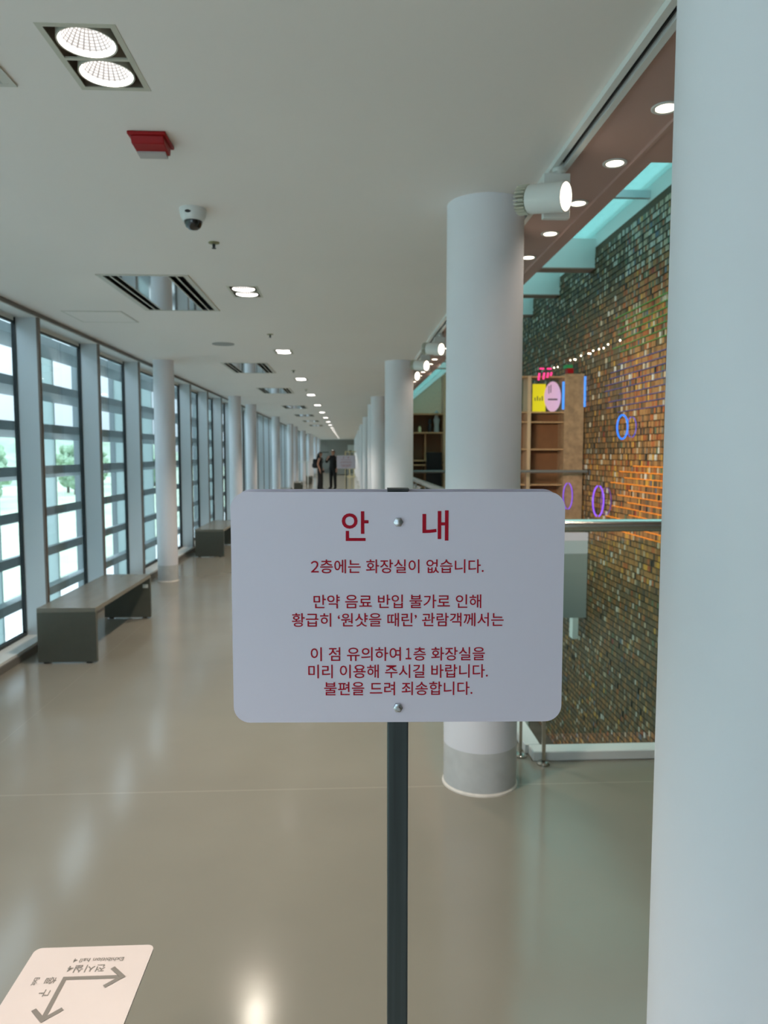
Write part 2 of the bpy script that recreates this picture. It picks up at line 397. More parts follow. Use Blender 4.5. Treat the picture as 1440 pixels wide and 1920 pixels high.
# ------------------------------------------------------------------ columns
def make_column(rad, label):
    t = thing('round_column', label, 'column', group='white round columns')
    m = MB().lathe([(rad, .205), (rad, H + .02)], seg=64); m.obj('shaft', M['column'], t)
    m = MB().lathe([(rad, 0.0), (rad, .205)], seg=64); m.obj('painted_base', M['colbase'], t)
    m = MB().lathe([(rad, 0), (rad + .007, .0), (rad + .006, .006), (rad + .002, .010), (rad, .014)], seg=64); m.obj('base_seal', M['seal'], t)
    return t
rows = [3.483, 9.3, 15.1, 17.55, 23.5, 29.3, 31.75, 37.6, 43.4, 45.9, 51.7, 57.5]
rc = make_column(.177, 'thick white round column standing before the handrail, its base out of sight'); rc.location = (.637, 1.025, 0)
lab = ['thick white round column behind the notice sign, second in the right row, rising to the spotlight'] + \
      ['white round column in the right row, %s from the camera' % ORD[i + 2] for i in range(len(rows))]
for i, y in enumerate(rows): dup(rc, (.637, y, 0), lab[i])
lc = make_column(.125, 'slim white round column beside the gap between the first two benches, by the windows'); lc.location = (-2.275, 9.35, 0)
for i, y in enumerate(rows[2:]):
    dup(lc, (-2.275, y, 0), 'slim white round column in the window row, %s one counted from the camera' % ORD[i + 1])

# ------------------------------------------------------------------ notice sign
def make_sign(name, label, loc, rz):
    t = thing(name, label, 'sign', loc, rz)
    W_, H_, zc = .42, .2956, 1.404
    def board(nm, y0, y1, par, dz=0):
        pts = [(p, q + zc + dz) for p, q in rounded(W_, H_, .021)]
        return MB().prism(pts, 'y', y0, y1).obj(nm, M['board'], par)
    fb = board('front_board', -.003, 0, t)
    board('rear_board', .029, .032, t, .002)
    def line(txt, x0, x1, yc, hgt=None, bold=0.0):
        k = 1491.7
        vs, fs = text_mesh(txt, width=(x1 - x0) / k, height=hgt / k if hgt else None, bold=bold)
        cx = ((x0 + x1) / 2 - 740.8) / k; cz = zc + (1136.5 - yc) / k
        return [(x + cx, -.0036, y + cz) for x, y in vs], fs
    for a in (('안', 635, 685, 980, 56, .012), ('내', 786, 835, 979, 57, .012)):
        MB().add(*line(*a)).obj('heading_letter', M['red'], fb)
    for parts in ((('２', 576.5, 591.5, 1056.5, 22, .01), ('층에는 화장실이 없습니다.', 594, 902, 1056)), (('만약 음료 반입 불가로 인해', 581, 898, 1123),),
              (('황급히 ‘원샷을 때린’ 관람객께서는', 540, 941, 1158),), (('이 점 유의하여', 575, 746, 1224), ('１', 755, 766, 1223.5, 22, .01), ('층 화장실을', 770, 906, 1224)),
              (('미리 이용해 주시길 바랍니다.', 570, 912, 1257.5),), (('불편을 드려 죄송합니다.', 600, 883, 1291),)):
        bd = MB()
        for a in parts: bd.add(*line(*(a if len(a) > 4 else a + (None, .007))))
        bd.obj('text_line', M['red'], fb)
    ps = MB(); r0 = .0135
    ps.box(-r0, r0, .001, .028, .012, zc + H_ / 2 + .001)
    ps.obj('post', M['post'], t, bevel=.002)
    MB().box(-.0135, .0135, -.0005, .0295, zc + H_ / 2 + .001, zc + H_ / 2 + .004).obj('post_cap', M['dark'], t)
    for dx, dz in ((0, 1.514), (0, 1.2755)):
        b = MB(); b.lathe([(0, -.0075), (.0035, -.0075), (.0060, -.0065), (.0064, -.003)], (dx, 0, dz), 6, axis='y', smooth=False)
        bo = b.obj('bolt', M['steel'], t)
        if dz < 1.4: MB().lathe([(0, -.0105), (.0022, -.0105), (.0034, -.0095), (.0034, -.0072)], (dx, 0, dz), 16, axis='y').obj('stud', M['steel'], bo)
    b = MB(); b.prism(rounded(.34, .34, .04), 'z', 0, .012); b.obj('base_plate', M['post'], t)
    return t
make_sign('notice_sign', 'large white notice board with clear red Korean lettering on a dark square post', (.0625, .925, 0), R(-2.0))
make_sign('notice_sign', 'small distant white notice board standing beside the man far down the corridor', (-.05, 16.7, 0), R(-1.0))

# ------------------------------------------------------------------ direction plate
t = thing('direction_stand', 'flat white direction plate with grey arrows, lying level on a low steel pole', 'sign', (-.455, 1.132, 0))
pl = MB().prism(rounded(.209, .297, .013), 'z', .716, .72).obj('plate', M['plate'], t)
a = MB()
def bar(m, p, q, wd, z=.7204):
    p, q = Vector(p), Vector(q); d = (q - p).normalized(); n = Vector((-d.y, d.x)) * wd / 2
    m.add([(*(p + n), z), (*(q + n), z), (*(q - n), z), (*(p - n), z)], [(0, 1, 2, 3)])
wd = .0078
bar(a, (-.028, .068), (.070, .068), wd); bar(a, (-.0241, .071), (-.0241, -.022), wd, .7205)
bar(a, (.0735, .0705), (.048, .0455), wd, .7206); bar(a, (.0735, .0655), (.048, .0905), wd, .7207)
bar(a, (-.0266, -.0265), (-.0015, -.0015), wd, .7206); bar(a, (-.0216, -.0265), (-.0467, -.0015), wd, .7207)
a.obj('arrow', M['plategrey'], pl)
a = MB()
vs, fs = text_mesh('Exhibition hall 4', width=.086, bold=.01); a.add([(-x + .017, -y + .112, .7205) for x, y in vs], fs)
vs, fs = text_mesh('전시실4', width=.064, bold=.008); a.add([(-x + .0035, -y + .0905, .7205) for x, y in vs], fs)
for txt, wdt, cx, cy in (('출', .0165, -.046, .064), ('구', .0165, -.045, .035), ('Exit', .0185, -.0705, .063)):
    vs, fs = text_mesh(txt, width=wdt, bold=.008); a.add([(y + cx, -x + cy, .7205) for x, y in vs], fs)
a.obj('lettering', M['plategrey'], pl)
MB().lathe([(.016, .012), (.016, .716)], seg=24).obj('pole', M['chrome'], t)
MB().lathe([(.13, 0), (.13, .008), (.12, .012)], seg=40).obj('base', M['chrome'], t)

# ------------------------------------------------------------------ benches
def make_bench(label):
    t = thing('bench', label, 'bench', group='grey benches along the windows')
    MB().box(-.22, .22, 0, 1.58, .395, .43).obj('seat', M['benchtop'], t, bevel=.002)
    for y in (0, 1.545):
        l = MB().box(-.22, .22, y, y + .035, .012, .395).obj('end_panel', M['bench'], t)
        for x in (-.18, .14): MB().box(x, x + .04, y + .004, y + .03, 0, .012).obj('foot', M['dark'], l)
    MB().box(.15, .20, 1.541, 1.545, .30, .335).obj('sticker', M['white'], t)
    return t
bl = ['long dark grey bench with a small white sticker under its far end, beside the windows',
      'dark grey bench behind the first slim column, partly hidden by the notice board',
      'dark grey bench by the windows, third from the camera', 'dark grey bench by the windows, fourth from the camera',
      'dark grey bench by the windows, fifth from the camera', 'small distant grey bench beside the woman with the backpack']
b0 = make_bench(bl[0]); b0.location = (-2.145, 5.64, 0)
for l, y in zip(bl[1:], (11.45, 18.0, 23.9, 29.7, 38.0)): dup(b0, (-2.145, y, 0), l)

# ------------------------------------------------------------------ double downlights
def make_downlight(label):
    t = thing('downlight', label, 'ceiling light', group='twin square ceiling lights')
    m = MB(); z0 = -.0012; z1 = .0
    ox, oy, ix, iy = .107, .182, .090, .165
    m.box(-ox, -ix, -oy, oy, z0, z1 + .002); m.box(ix, ox, -oy, oy, z0, z1 + .002)
    m.box(-ix, ix, -oy, -iy, z0, z1 + .002); m.box(-ix, ix, iy, oy, z0, z1 + .002); m.box(-ix, ix, -.006, .006, z0, .004)
    m.obj('frame', M['fixture'], t)
    m = MB(); a_, b_, d_ = .096, .168, .13
    m.add([(-a_, -b_, 0.001), (a_, -b_, 0.001), (a_, b_, 0.001), (-a_, b_, 0.001), (-a_, -b_, d_), (a_, -b_, d_), (a_, b_, d_), (-a_, b_, d_)],
          [(0, 1, 5, 4), (1, 2, 6, 5), (2, 3, 7, 6), (3, 0, 4, 7), (4, 5, 6, 7)])
    m.obj('housing', M['housing'], t)
    for y in (-.085, .085):
        r = MB().lathe([(.076, .002), (.068, .0135), (.058, .026), (.044, .046), (.026, .062)], (0, 0, 0), 40)
        r.f = r.f[:-2]; r.mi = r.mi[:-2]; r.sm = r.sm[:-2]
        ro = r.obj('reflector', M['reflector'], t); ro.location = (0, y, -.0015)
        e = MB().lathe([(.0, .060), (.028, .0605)], (0, 0, 0), 24); e.obj('emitter', M['led'], ro)
        g2 = MB().lathe([(.076, .002), (.081, .001), (.081, .06), (.0765, .06)], (0, 0, 0), 40)
        g2.f = g2.f[:-2]; g2.mi = g2.mi[:-2]; g2.sm = g2.sm[:-2]
        g2.obj('ring', M['fixture'], ro)
    return t
d0 = make_downlight('large twin square ceiling light with ribbed reflectors, above the red fire alarm')
d0.location = (LAMP_X, LAMP_Y0, H)
lamps = [d0]
for k in range(1, LAMP_N):
    lamps.append(dup(d0, (LAMP_X, LAMP_Y0 + LAMP_DY * k, H), 'twin ceiling light in the corridor row, %s counted from the camera' % ORD[k]))
for k in (-1,): lamps.append(dup(d0, (LAMP_X, LAMP_Y0 + LAMP_DY * k, H), 'twin ceiling light behind the camera, %s from it' % ORD[-k - 1]))
for l in lamps: spot(l, (0, 0, -.02), CEIL_W, 112, size=.07, blend=.7)

# ------------------------------------------------------------------ ceiling air conditioners
def make_ac(label):
    t = thing('ceiling_air_conditioner', label, 'air conditioner', group='long ceiling air conditioners')
    m = MB(); ox, oy = .293, .595
    m.box(-ox, -.275, -oy, oy, -.006, .002); m.box(.275, ox, -oy, oy, -.006, .002); m.box(-.275, .275, -oy, -.575, -.006, .002); m.box(-.275, .275, .575, oy, -.006, .002)
    m.obj('frame', M['acframe'], t)
    MB().box(-.155, .155, -.575, .575, -.004, .01).obj('panel', M['acpanel'], t)
    for sgn in (-1, 1):
        for a_, b_ in ((.156, .164), (.206, .216), (.256, .275)):
            x0, x1 = sorted((sgn * a_, sgn * b_)); MB().box(x0, x1, -.575, .575, -.005, .001).obj('slot_vane', M['acframe'], t)
    m = MB(); a_, b_, d_ = .28, .58, .1
    m.add([(-a_, -b_, 0.001), (a_, -b_, 0.001), (a_, b_, 0.001), (-a_, b_, 0.001), (-a_, -b_, d_), (a_, -b_, d_), (a_, b_, d_), (-a_, b_, d_)],
          [(0, 1, 5, 4), (1, 2, 6, 5), (2, 3, 7, 6), (3, 0, 4, 7), (4, 5, 6, 7)])
    m.obj('duct', M['dark'], t)
    return t
acl = ['ceiling air conditioner of which only a corner shows, beside the large twin light',
       'ceiling air conditioner with mirror panel above the first slim column'] + ['ceiling air conditioner, %s from the camera along the corridor' % ORD[i] for i in range(2, 8)]
a0 = make_ac(acl[0]); a0.location = (-1.315, AC_Y[0], H)
for l, y in zip(acl[1:], AC_Y[1:]): dup(a0, (-1.315, y, H), l)

# ------------------------------------------------------------------ small ceiling devices
t = thing('fire_alarm', 'red fire alarm box with grey lens on the ceiling', 'alarm', (-.712, 2.82, H))
MB().box(-.068, .068, -.068, .072, -.012, 0).obj('base', M['redbox'], t, bevel=.004)
m = MB(); m.prism([(-.058, -.012), (-.045, -.036), (.05, -.042), (.058, -.012)], 'x', -.058, .058); m.obj('cover', M['redbox'], t, bevel=.003)
m = MB(); m.prism([(.012, -.0402), (.012, -.046), (.056, -.05), (.060, -.014), (.0575, -.014), (.050, -.0425)], 'x', -.054, .048); m.obj('lens', M['lens'], t)
t = thing('dome_camera', 'white dome security camera hanging from the ceiling below the red alarm', 'camera', (-.722, 3.60, H))
MB().lathe([(.062, 0), (.0625, -.012), (.060, -.014), (.0605, -.018), (.058, -.034), (.050, -.052), (.044, -.056), (0, -.056)], seg=48).obj('shell', M['camwhite'], t)
MB().lathe([(.042, -.054), (.041, -.066), (.034, -.082), (.020, -.093), (0, -.097)], seg=40).obj('dome', M['camdome'], t)
m = MB(); m.lathe([(0, -.001), (.014, 0), (.014, .004)], (0, 0, 0), 24, axis='y'); o = m.obj('badge', M['dark'], t); o.location = (-.012, -.0595, -.026); o.scale = (1, 1, .5)
def sprinkler(x, y, label):
    t = thing('sprinkler', label, 'sprinkler', (x, y, H), group='ceiling sprinklers')
    MB().lathe([(.03, 0), (.03, -.004), (.012, -.008), (0, -.008)], seg=24).obj('escutcheon', M['brass'], t)
    MB().lathe([(.008, -.008), (.008, -.022), (.004, -.026), (.012, -.030), (.012, -.032), (0, -.034)], seg=16).obj('head', M['dark'], t)
    return t
s0 = sprinkler(-.724, 4.15, 'small sprinkler head on the ceiling just behind the dome camera')
for x, y, l in ((-.745, 7.25, 'small sprinkler head on the ceiling before the third twin light'), (-.75, 10.35, 'small sprinkler head on the ceiling before the fourth twin light'), (-.75, 13.4, 'small sprinkler head on the ceiling before the fifth twin light')):
    dup(s0, (x, y, H), l)
t = thing('access_panel', 'square outlined access panel in the ceiling by the windows', 'panel', (-2.06, 6.4, H))
MB().box(-.225, .225, -.235, .235, -.003, 0).obj('panel', M['ceiling'], t)
m = MB(); m.box(-.24, -.225, -.25, .25, -.004, 0); m.box(.225, .24, -.25, .25, -.004, 0); m.box(-.225, .225, -.25, -.235, -.004, 0); m.box(-.225, .225, .235, .25, -.004, 0)
m.obj('rim', M['acframe'], t)
t = thing('ceiling_speaker', 'round grey speaker grille flush in the ceiling near the first slim column', 'speaker', (-1.30, 7.9, H))
MB().lathe([(.115, 0), (.115, -.006), (.1, -.008), (.1, -.005), (0, -.005)], seg=40).obj('grille', M['grey'], t)

# ------------------------------------------------------------------ soffit downlights
t0 = thing('recessed_spotlight', 'small round soffit light touching the edge of the near column', 'ceiling light', (1.052, 2.49, H), group='round soffit lights')
m = MB().lathe([(.030, .0), (.047, -.001), (.047, -.004), (.043, -.006), (.034, -.005), (.030, 0)], seg=36); m.f = m.f[:-2]; m.mi = m.mi[:-2]; m.sm = m.sm[:-2]
m.obj('trim_ring', M['white'], t0)
MB().lathe([(0, -.0035), (.033, -.0035)], seg=32).obj('diffuser', M['ledsoft'], t0)
sl = [t0]
for k in range(1, 22):
    sl.append(dup(t0, (1.052, 2.49 + .468 * k, H), 'small round soffit light, %s in the row from the near column' % ORD[k]))
for l in sl: spot(l, (0, 0, -.02), SOFFIT_W, 130, size=.03, blend=.8)

# ------------------------------------------------------------------ track and track spotlights
t = thing('light_track', 'long white light track running along the ceiling edge above the columns', 'light track', (.8375, 0, H))
m = MB(); m.box(-.034, -.012, Y0, Y1, -.022, .03); m.box(.012, .034, Y0, Y1, -.022, .03); m.box(-.012, .012, Y0, Y1, .02, .03)
m.obj('channel', M['white'], t)
m = MB(); m.box(-.011, -.006, Y0, Y1, -.005, .02); m.box(.006, .011, Y0, Y1, -.005, .02); m.obj('conductor', M['dark'], t)
def make_tracklight(label):
    t = thing('track_spotlight', label, 'spotlight', group='white track spotlights')
    MB().lathe([(.018, .165), (.026, .15), (.026, .125), (.012, .112)], (.06, .075, 0), seg=24).obj('adapter', M['white'], t)
    MB().box(-.004, .102, .06, .09, -.055, .118).obj('driver_box', M['white'], t, bevel=.003)
    d = Vector((.76, -.63, -.12)).normalized()
    rot = d.to_track_quat('X', 'Z').to_euler()
    m = MB(); m.lathe([(.046, -.075), (.053, -.070), (.057, .070), (.056, .078), (.051, .078), (.049, .066), (.0, .066)], seg=48, axis='x')
    b = m.obj('body', M['white'], t); b.rotation_euler = rot; b.location = (-.012, -.02, -.006)
    m = MB()
    for k in range(24):
        a = 2 * PI * k / 24; y, z = math.cos(a) * .054, math.sin(a) * .054
        n = Vector((0, -math.sin(a), math.cos(a))) * .0022; r_ = Vector((0, math.cos(a), math.sin(a)))
        p = [Vector((x, 0, 0)) + r_ * rr + n * s_ for x in (-.115, -.074) for rr in (.03, .056) for s_ in (-1, 1)]
        m.add(p, [(0, 1, 3, 2), (4, 6, 7, 5), (0, 4, 5, 1), (2, 3, 7, 6), (0, 2, 6, 4), (1, 5, 7, 3)])
    m.lathe([(.03, -.11), (.03, -.074)], seg=24, axis='x')
    m.obj('heat_sink', M['fixture'], b)
    m = MB(); m.lathe([(0, .045), (.024, .055), (.042, .072), (.0515, .0775)], seg=40, axis='x'); m.obj('lens', M['ledsoft'], b)
    MB().box(-.0, .035, .03, .062, -.02, .02).obj('hinge', M['white'], t)
    return t
tl = ['large white track spotlight with ribbed fins at the top of the thick column', 'white track spotlight glowing just behind the edge of the thick column',
      'white track spotlight, third along the track, beyond the thick column', 'white track spotlight, fourth along the track', 'white track spotlight, fifth along the track', 'white track spotlight, sixth along the track']
k0 = make_tracklight(tl[0]); k0.location = (.775, 2.90, 2.58)
ks = [k0]
for l, y in zip(tl[1:], (3.95, 7.0, 8.3, 9.4, 10.4)): ks.append(dup(k0, (.82, y, 2.58), l))
aim = Vector((.80, -.45, -.40)).to_track_quat('-Z', 'Y').to_euler()
aim2 = Vector((.74, .66, -.14)).to_track_quat('-Z', 'Y').to_euler()
for i, k in enumerate(ks): spot(k, (.10, -.09, -.01), TRACK_W * (.15 if i < 2 else 1), 64, aim if i < 2 else aim2, size=.05)

# ------------------------------------------------------------------ balustrade round the void
def post_mesh():
    m = MB(); m.box(-.009, .009, -.006, .006, .008, 1.215); return m
t = thing('balustrade', 'steel handrail on thin posts with glass guarding the void behind the sign', 'railing', (0, 0, 0))
m = MB()
m.tube([(XR - .03, 3.68, 1.235), (.99, 3.68, 1.235), (.95, 3.70, 1.235), (.925, 3.76, 1.235), (.92, 3.85, 1.235), (.92, BRIDGE, 1.235)], .032, 16); m.obj('handrail', M['chrome'], t)
pm = post_mesh().mesh('post', M['chrome'])
fm = MB().lathe([(.034, 0), (.034, .008), (.026, .016), (0, .018)], seg=24).mesh('foot_flange', M['chrome'])
for x, y, r_ in [(1.0 + 1.25 * i, 3.655, 0) for i in range(4)] + [(.905, 3.76 + 1.22 * i, PI / 2) for i in range(9)]:
    o = bpy.data.objects.new('post', pm); COL.objects.link(o); o.parent = t; o.location = (x, y, 0); o.rotation_euler = (0, 0, r_)
    q = bpy.data.objects.new('foot_flange', fm); COL.objects.link(q); q.parent = o
m = MB(); m.box(1.02, XR, 3.735, 3.745, .13, 1.15); m.obj('glass_panel', M['railglass'], t)
m = MB(); m.box(.965, .975, 3.85, BRIDGE, .13, 1.15); m.obj('glass_panel', M['railglass'], t)
m = MB(); m.box(.955, XR, 3.69, 3.79, 0, .052); o = struct(m.obj('trim_curb', M['white'], bevel=.006))
m = MB(); m.box(.935, 1.02, 3.79, BRIDGE, 0, .052); o = struct(m.obj('trim_curb_side', M['white'], bevel=.006))
t = thing('balustrade', 'dark handrail on posts in front of the bookcase across the void', 'railing', (0, BRIDGE + .05, 0))
m = MB(); m.tube([(.99, 0, 1.235), (XR - .03, 0, 1.235)], .03, 12); m.obj('handrail', M['trimgrey'], t)
for i in range(4):
    o = bpy.data.objects.new('post', pm); COL.objects.link(o); o.parent = t; o.location = (1.1 + 1.24 * i, .02, 0)
    q = bpy.data.objects.new('foot_flange', fm); COL.objects.link(q); q.parent = o
s = MB(); s.box(.93, XR, BRIDGE - .02, BRIDGE + .1, -.437, -.002); struct(s.obj('trim_bridge', M['slabwhite']))
t = thing('fascia_panel', 'grey cladding panel under the bridge edge behind the handrail', 'panel', (0, BRIDGE, 0))
MB().box(1.05, 4.86, -.015, .08, -1.76, -.44).obj('panel', M['slabgrey'], t)
t = thing('hanging_box', 'small white box hanging below the grey cladding panel', 'box', (0, BRIDGE, 0))
MB().box(4.58, 4.70, -.02, .2, -2.2, -1.76).obj('body', M['white'], t, bevel=.005)
t = thing('duct_box', 'white boxed duct behind the curb beside the thick column', 'duct', (0, 0, 0))
m = MB(); m.prism([(.99, 4.9), (1.185, 4.72), (1.24, 4.95), (1.05, 5.1)], 'z', -.26, .3)
o = m.obj('casing', M['white'], t)

# ------------------------------------------------------------------ skylight, beams
s = MB(); s.box(1.19, XR, 2.94, Y1, 5.95, 5.97); sk = struct(s.obj('window_skylight', M['skyglass']))
s = MB(); s.box(4.50, XR, 2.94, Y1, 5.88, 5.90); s.obj('skylight_frame', glass('skylight_edge_glass', (226, 240, 239), .5, .2, haze=.25), sk)
for i, y in enumerate((14.65, 17.1, 19.55, 22.0, 24.45, 26.9, 29.35, 31.8)):
    o = MB().box(1.19, XR, y, y + .35, 5.24, 5.80); 
    bo = struct(o.obj('beam', M['white'])); MB().box(1.19, XR, y - .003, y + .353, 5.22, 5.24).obj('beam_underside', M['soffit'], bo)
for y in (4.5, 7.0, 9.5, 12.0): struct(MB().box(1.19, XR, y, y + .08, 5.69, 5.81).obj('beam_mullion', M['mullion']))

# ------------------------------------------------------------------ block wall
PAL = [(172, 126, 76), (146, 100, 56), (178, 100, 52), (150, 78, 44), (196, 178, 150), (206, 200, 188), (128, 122, 108), (96, 84, 66), (210, 158, 66), (98, 120, 92), (92, 110, 130), (150, 46, 40), (60, 56, 50), (122, 96, 66), (104, 90, 62)]
PN = ['tan', 'brown', 'terracotta', 'rust', 'beige', 'off-white', 'grey', 'dark brown', 'amber', 'green', 'blue-grey', 'red', 'charcoal', 'walnut', 'olive brown']
PM = [pmat('block_' + n.replace(' ', '_').replace('-', '_'), c_, 0.5) for n, c_ in zip(PN, PAL)]
def pick(y, z):
    if z > 4.6: wts = [5, 2, 2, 1, 22, 26, 16, 4, 1, 4, 4, 1, 3, 4, 6]
    elif z > 3.2: wts = [26, 10, 26, 8, 10, 3, 6, 3, 2, 3, 2, 1, 2, 8, 6]
    elif z > 1.2: wts = [56, 18, 10, 3, 4, 1, 1.5, 3, 5, 1, .8, .6, 2, 10, 2]
    elif z > -.6: wts = [50, 22, 4, 2, 3, 1, 1.5, 4, 8, 1, .8, .5, 2, 14, 4]
    else: wts = [14, 18, 1, 1, 4, 2, 4, 10, 1, 1.4, 1, .2, 3, 34, 22]
    if y > 13 and z > 1.5: wts = [v * (7 if i in (7, 12, 13, 14) else .5) for i, v in enumerate(wts)]
    return random.choices(range(len(PAL)), wts)[0]
PZ, PY = .106, .066
gw = thing('block_wall', 'tall wall of thin shelf strips carrying countless small coloured blocks', 'wall display', (XR, 0, GROUND))
MB().box(-.005, .012, 3.8, 26.0, 0, 10.93).obj('backing', M['backing'], gw)
nrow = int(10.88 / PZ)
strips = {k: MB() for k in range(nrow)}
for k in range(nrow):
    z = k * PZ; zz = z + GROUND
    mat = 'stripdark'
    if 3.3 < zz < 4.12: mat = 'stripgreen'
    elif 2.3 < zz < 3.25: mat = 'stripblue'
    elif .2 < zz < 1.45: mat = 'striporange'
    if mat == 'stripdark': MB().box(-.022, -.005, 3.8, 26, z, z + .007).obj('shelf_strip', M[mat], gw)
    else:
        b = MB().box(-.022, -.005, 3.8, 26, z, z + .007).obj('shelf_strip', M['stripdark'], gw)
        ln = {'stripgreen': 13.6, 'stripblue': 13.6, 'striporange': 13.45}[mat] + random.uniform(-.5, .3)
        if mat == 'striporange' and (k % 2): ln -= .8
        MB().box(-.027, -.022, 9.5, ln, z, z + .013).obj('light_strip', M[mat], b)
rest = MB(); near = []
for k in range(nrow):
    z = k * PZ + .008; zz = z + GROUND
    y = 3.85 + random.random() * .02
    while y < 25.9:
        ci = pick(y, zz)
        if random.random() < .975 and not (14.66 < y < 14.86 and -1.85 < zz < .05):
            wy = random.uniform(.034, .046); hz = random.uniform(.086, .096); dx = random.uniform(.003, .006)
            if random.random() < .022: dx += .018; ci = random.choice([5, 4, 12, 6])
            cand = 11.20 + .0 < y < 11.9 and -3.2 < zz < 5.6
            if cand and not (1.1 < zz < 1.4): near.append((y, z, wy, hz, dx, ci))
            else: rest.box(-.006 - dx, -.006, y, y + wy, z, z + hz, ci)
        y += PY
near.sort(key=lambda q: q[0] - .0 * q[1])
for q in near[300:]:
    y, z, wy, hz, dx, ci = q; rest.box(-.006 - dx, -.006, y, y + wy, z, z + hz, ci)
cube = {}
for y, z, wy, hz, dx, ci in near[:300]:
    if ci not in cube: cube[ci] = MB().box(-1, 0, 0, 1, 0, 1).mesh('wooden_block', PM[ci])
    o = bpy.data.objects.new('wooden_block', cube[ci]); COL.objects.link(o)
    o.location = (XR - .006, y, z + GROUND); o.scale = (dx, wy, hz)
    tag(o, 'small %s block on the block wall strips next to the thick near column' % PN[ci], 'block', 'small blocks on the wall strips')
ro = rest.obj('wooden_blocks', PM); ro.location = (XR, 0, GROUND); ro['kind'] = 'stuff'
tag(ro, 'countless small coloured blocks filling the rest of the strip wall', 'blocks')

# ------------------------------------------------------------------ bookcase
BY = 15.1
t = thing('bookcase', 'tall open wooden bookcase with chipboard end post across the void', 'bookcase', (0, BY, 0))
m = MB(); m.box(1.2, 4.45, .42, .45, 0, 2.42); m.obj('back_panel', M['woodback'], t)
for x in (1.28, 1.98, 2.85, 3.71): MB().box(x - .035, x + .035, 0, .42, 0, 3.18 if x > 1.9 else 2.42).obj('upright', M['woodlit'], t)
for x0, x1, z in ((1.3, 1.95, 2.02), (1.3, 1.95, 1.45), (1.3, 1.95, 1.36), (2.02, 4.43, 2.44), (2.02, 4.43, 1.68), (2.02, 4.43, .95), (2.02, 4.43, .3), (1.3, 1.95, 2.40), (1.3, 1.95, .9), (2.02, 4.43, 3.16), (2.02, 4.43, 2.24)):
    MB().box(x0, x1, .01, .42, z - .015, z + .015).obj('shelf', M['wood'], t)
MB().box(4.43, 4.83, -.04, .44, 0, 3.22).obj('end_post', M['osb'], t)
MB().box(1.575, 1.61, .2, .42, .92, 2.02).obj('divider', M['wood'], t)
tag(MB().box(1.585, 1.90, .02, .10, .2, 1.62).obj('display_panel', M['black'], None), 'black upright screen standing against the bookcase between its pale uprights', 'screen').location = (0, BY - .13, 0)
o = MB().box(3.79, 4.06, 0, .03, 2.455, 3.02).obj('poster_board', M['yellow']); o.location = (0, BY + .06, 0); tag(o, 'yellow printed board leaning on the top shelf of the bookcase', 'poster')
m = MB()
for i, x in enumerate((3.83, 3.88, 3.93, 3.98)): m.box(x, x + .022, -.002, 0, 2.68, 2.74 + .03 * (i % 2))
m.obj('print', M['ink'], o)
pts = [(4.20 + .17 * math.cos(R(a_)), 2.76 + .31 * math.sin(R(a_))) for a_ in range(0, 360, 12)]
o = MB().prism(pts, 'y', 0, .03).obj('poster_board', M['lilac']); o.location = (0, BY + .03, 0); tag(o, 'lilac oval board with dark print beside the yellow board', 'poster')
m = MB(); m.box(4.11, 4.125, -.002, 0, 2.82, 2.98); m.box(4.15, 4.165, -.002, 0, 2.84, 3.0); m.box(4.1, 4.3, -.002, 0, 2.69, 2.72); m.obj('print', M['ink'], o)
o = MB().box(4.385, 4.425, 0, .02, 2.50, 3.06).obj('light_strip', M['bluestrip']); o.location = (0, BY - .03, 0); tag(o, 'shorter blue light strip between the lilac board and the chipboard post', 'light')
o = MB().box(4.825, 4.86, 0, .02, 2.55, 3.17).obj('light_strip', M['bluestrip']); o.location = (0, BY - .06, 0); tag(o, 'taller blue light strip between the chipboard post and the block wall', 'light')
o = MB().box(4.50, 4.62, .02, .2, 3.24, 3.34).obj('gift_box', M['redbox']); o.location = (0, BY, 0); tag(o, 'small dark red box on top of the chipboard post', 'box')
o = MB().box(4.46, 4.60, .02, .2, 3.341, 3.41).obj('gift_box', pmat('green_box', (40, 140, 80), .5)); o.location = (0, BY, 0); tag(o, 'small green box stacked on the dark red box', 'box')
o = MB().lathe([(.03, 0), (.034, .09), (.02, .1), (.02, .12), (0, .12)], seg=20).obj('jar', pmat('pale_jar', (230, 228, 180), .4)); o.location = (1.47, BY + .15, 2.036); tag(o, 'small pale yellow jar on the low bookcase shelf', 'jar')
m = MB().lathe([(.04, 0), (.05, .10), (.03, .16), (.045, .20), (.03, .26), (0, .28)], seg=16); o = m.obj('figurine', M['dark']); o.location = (1.68, BY + .15, 2.036); tag(o, 'dark small figurine on the low bookcase shelf', 'figurine')
m = MB().lathe([(.06, 0), (.05, .14), (.07, .25), (.04, .33), (.05, .4), (0, .45)], seg=16); o = m.obj('figurine', M['grey']); o.location = (1.82, BY + .15, 2.036); tag(o, 'taller grey figurine on the low bookcase shelf', 'figurine')

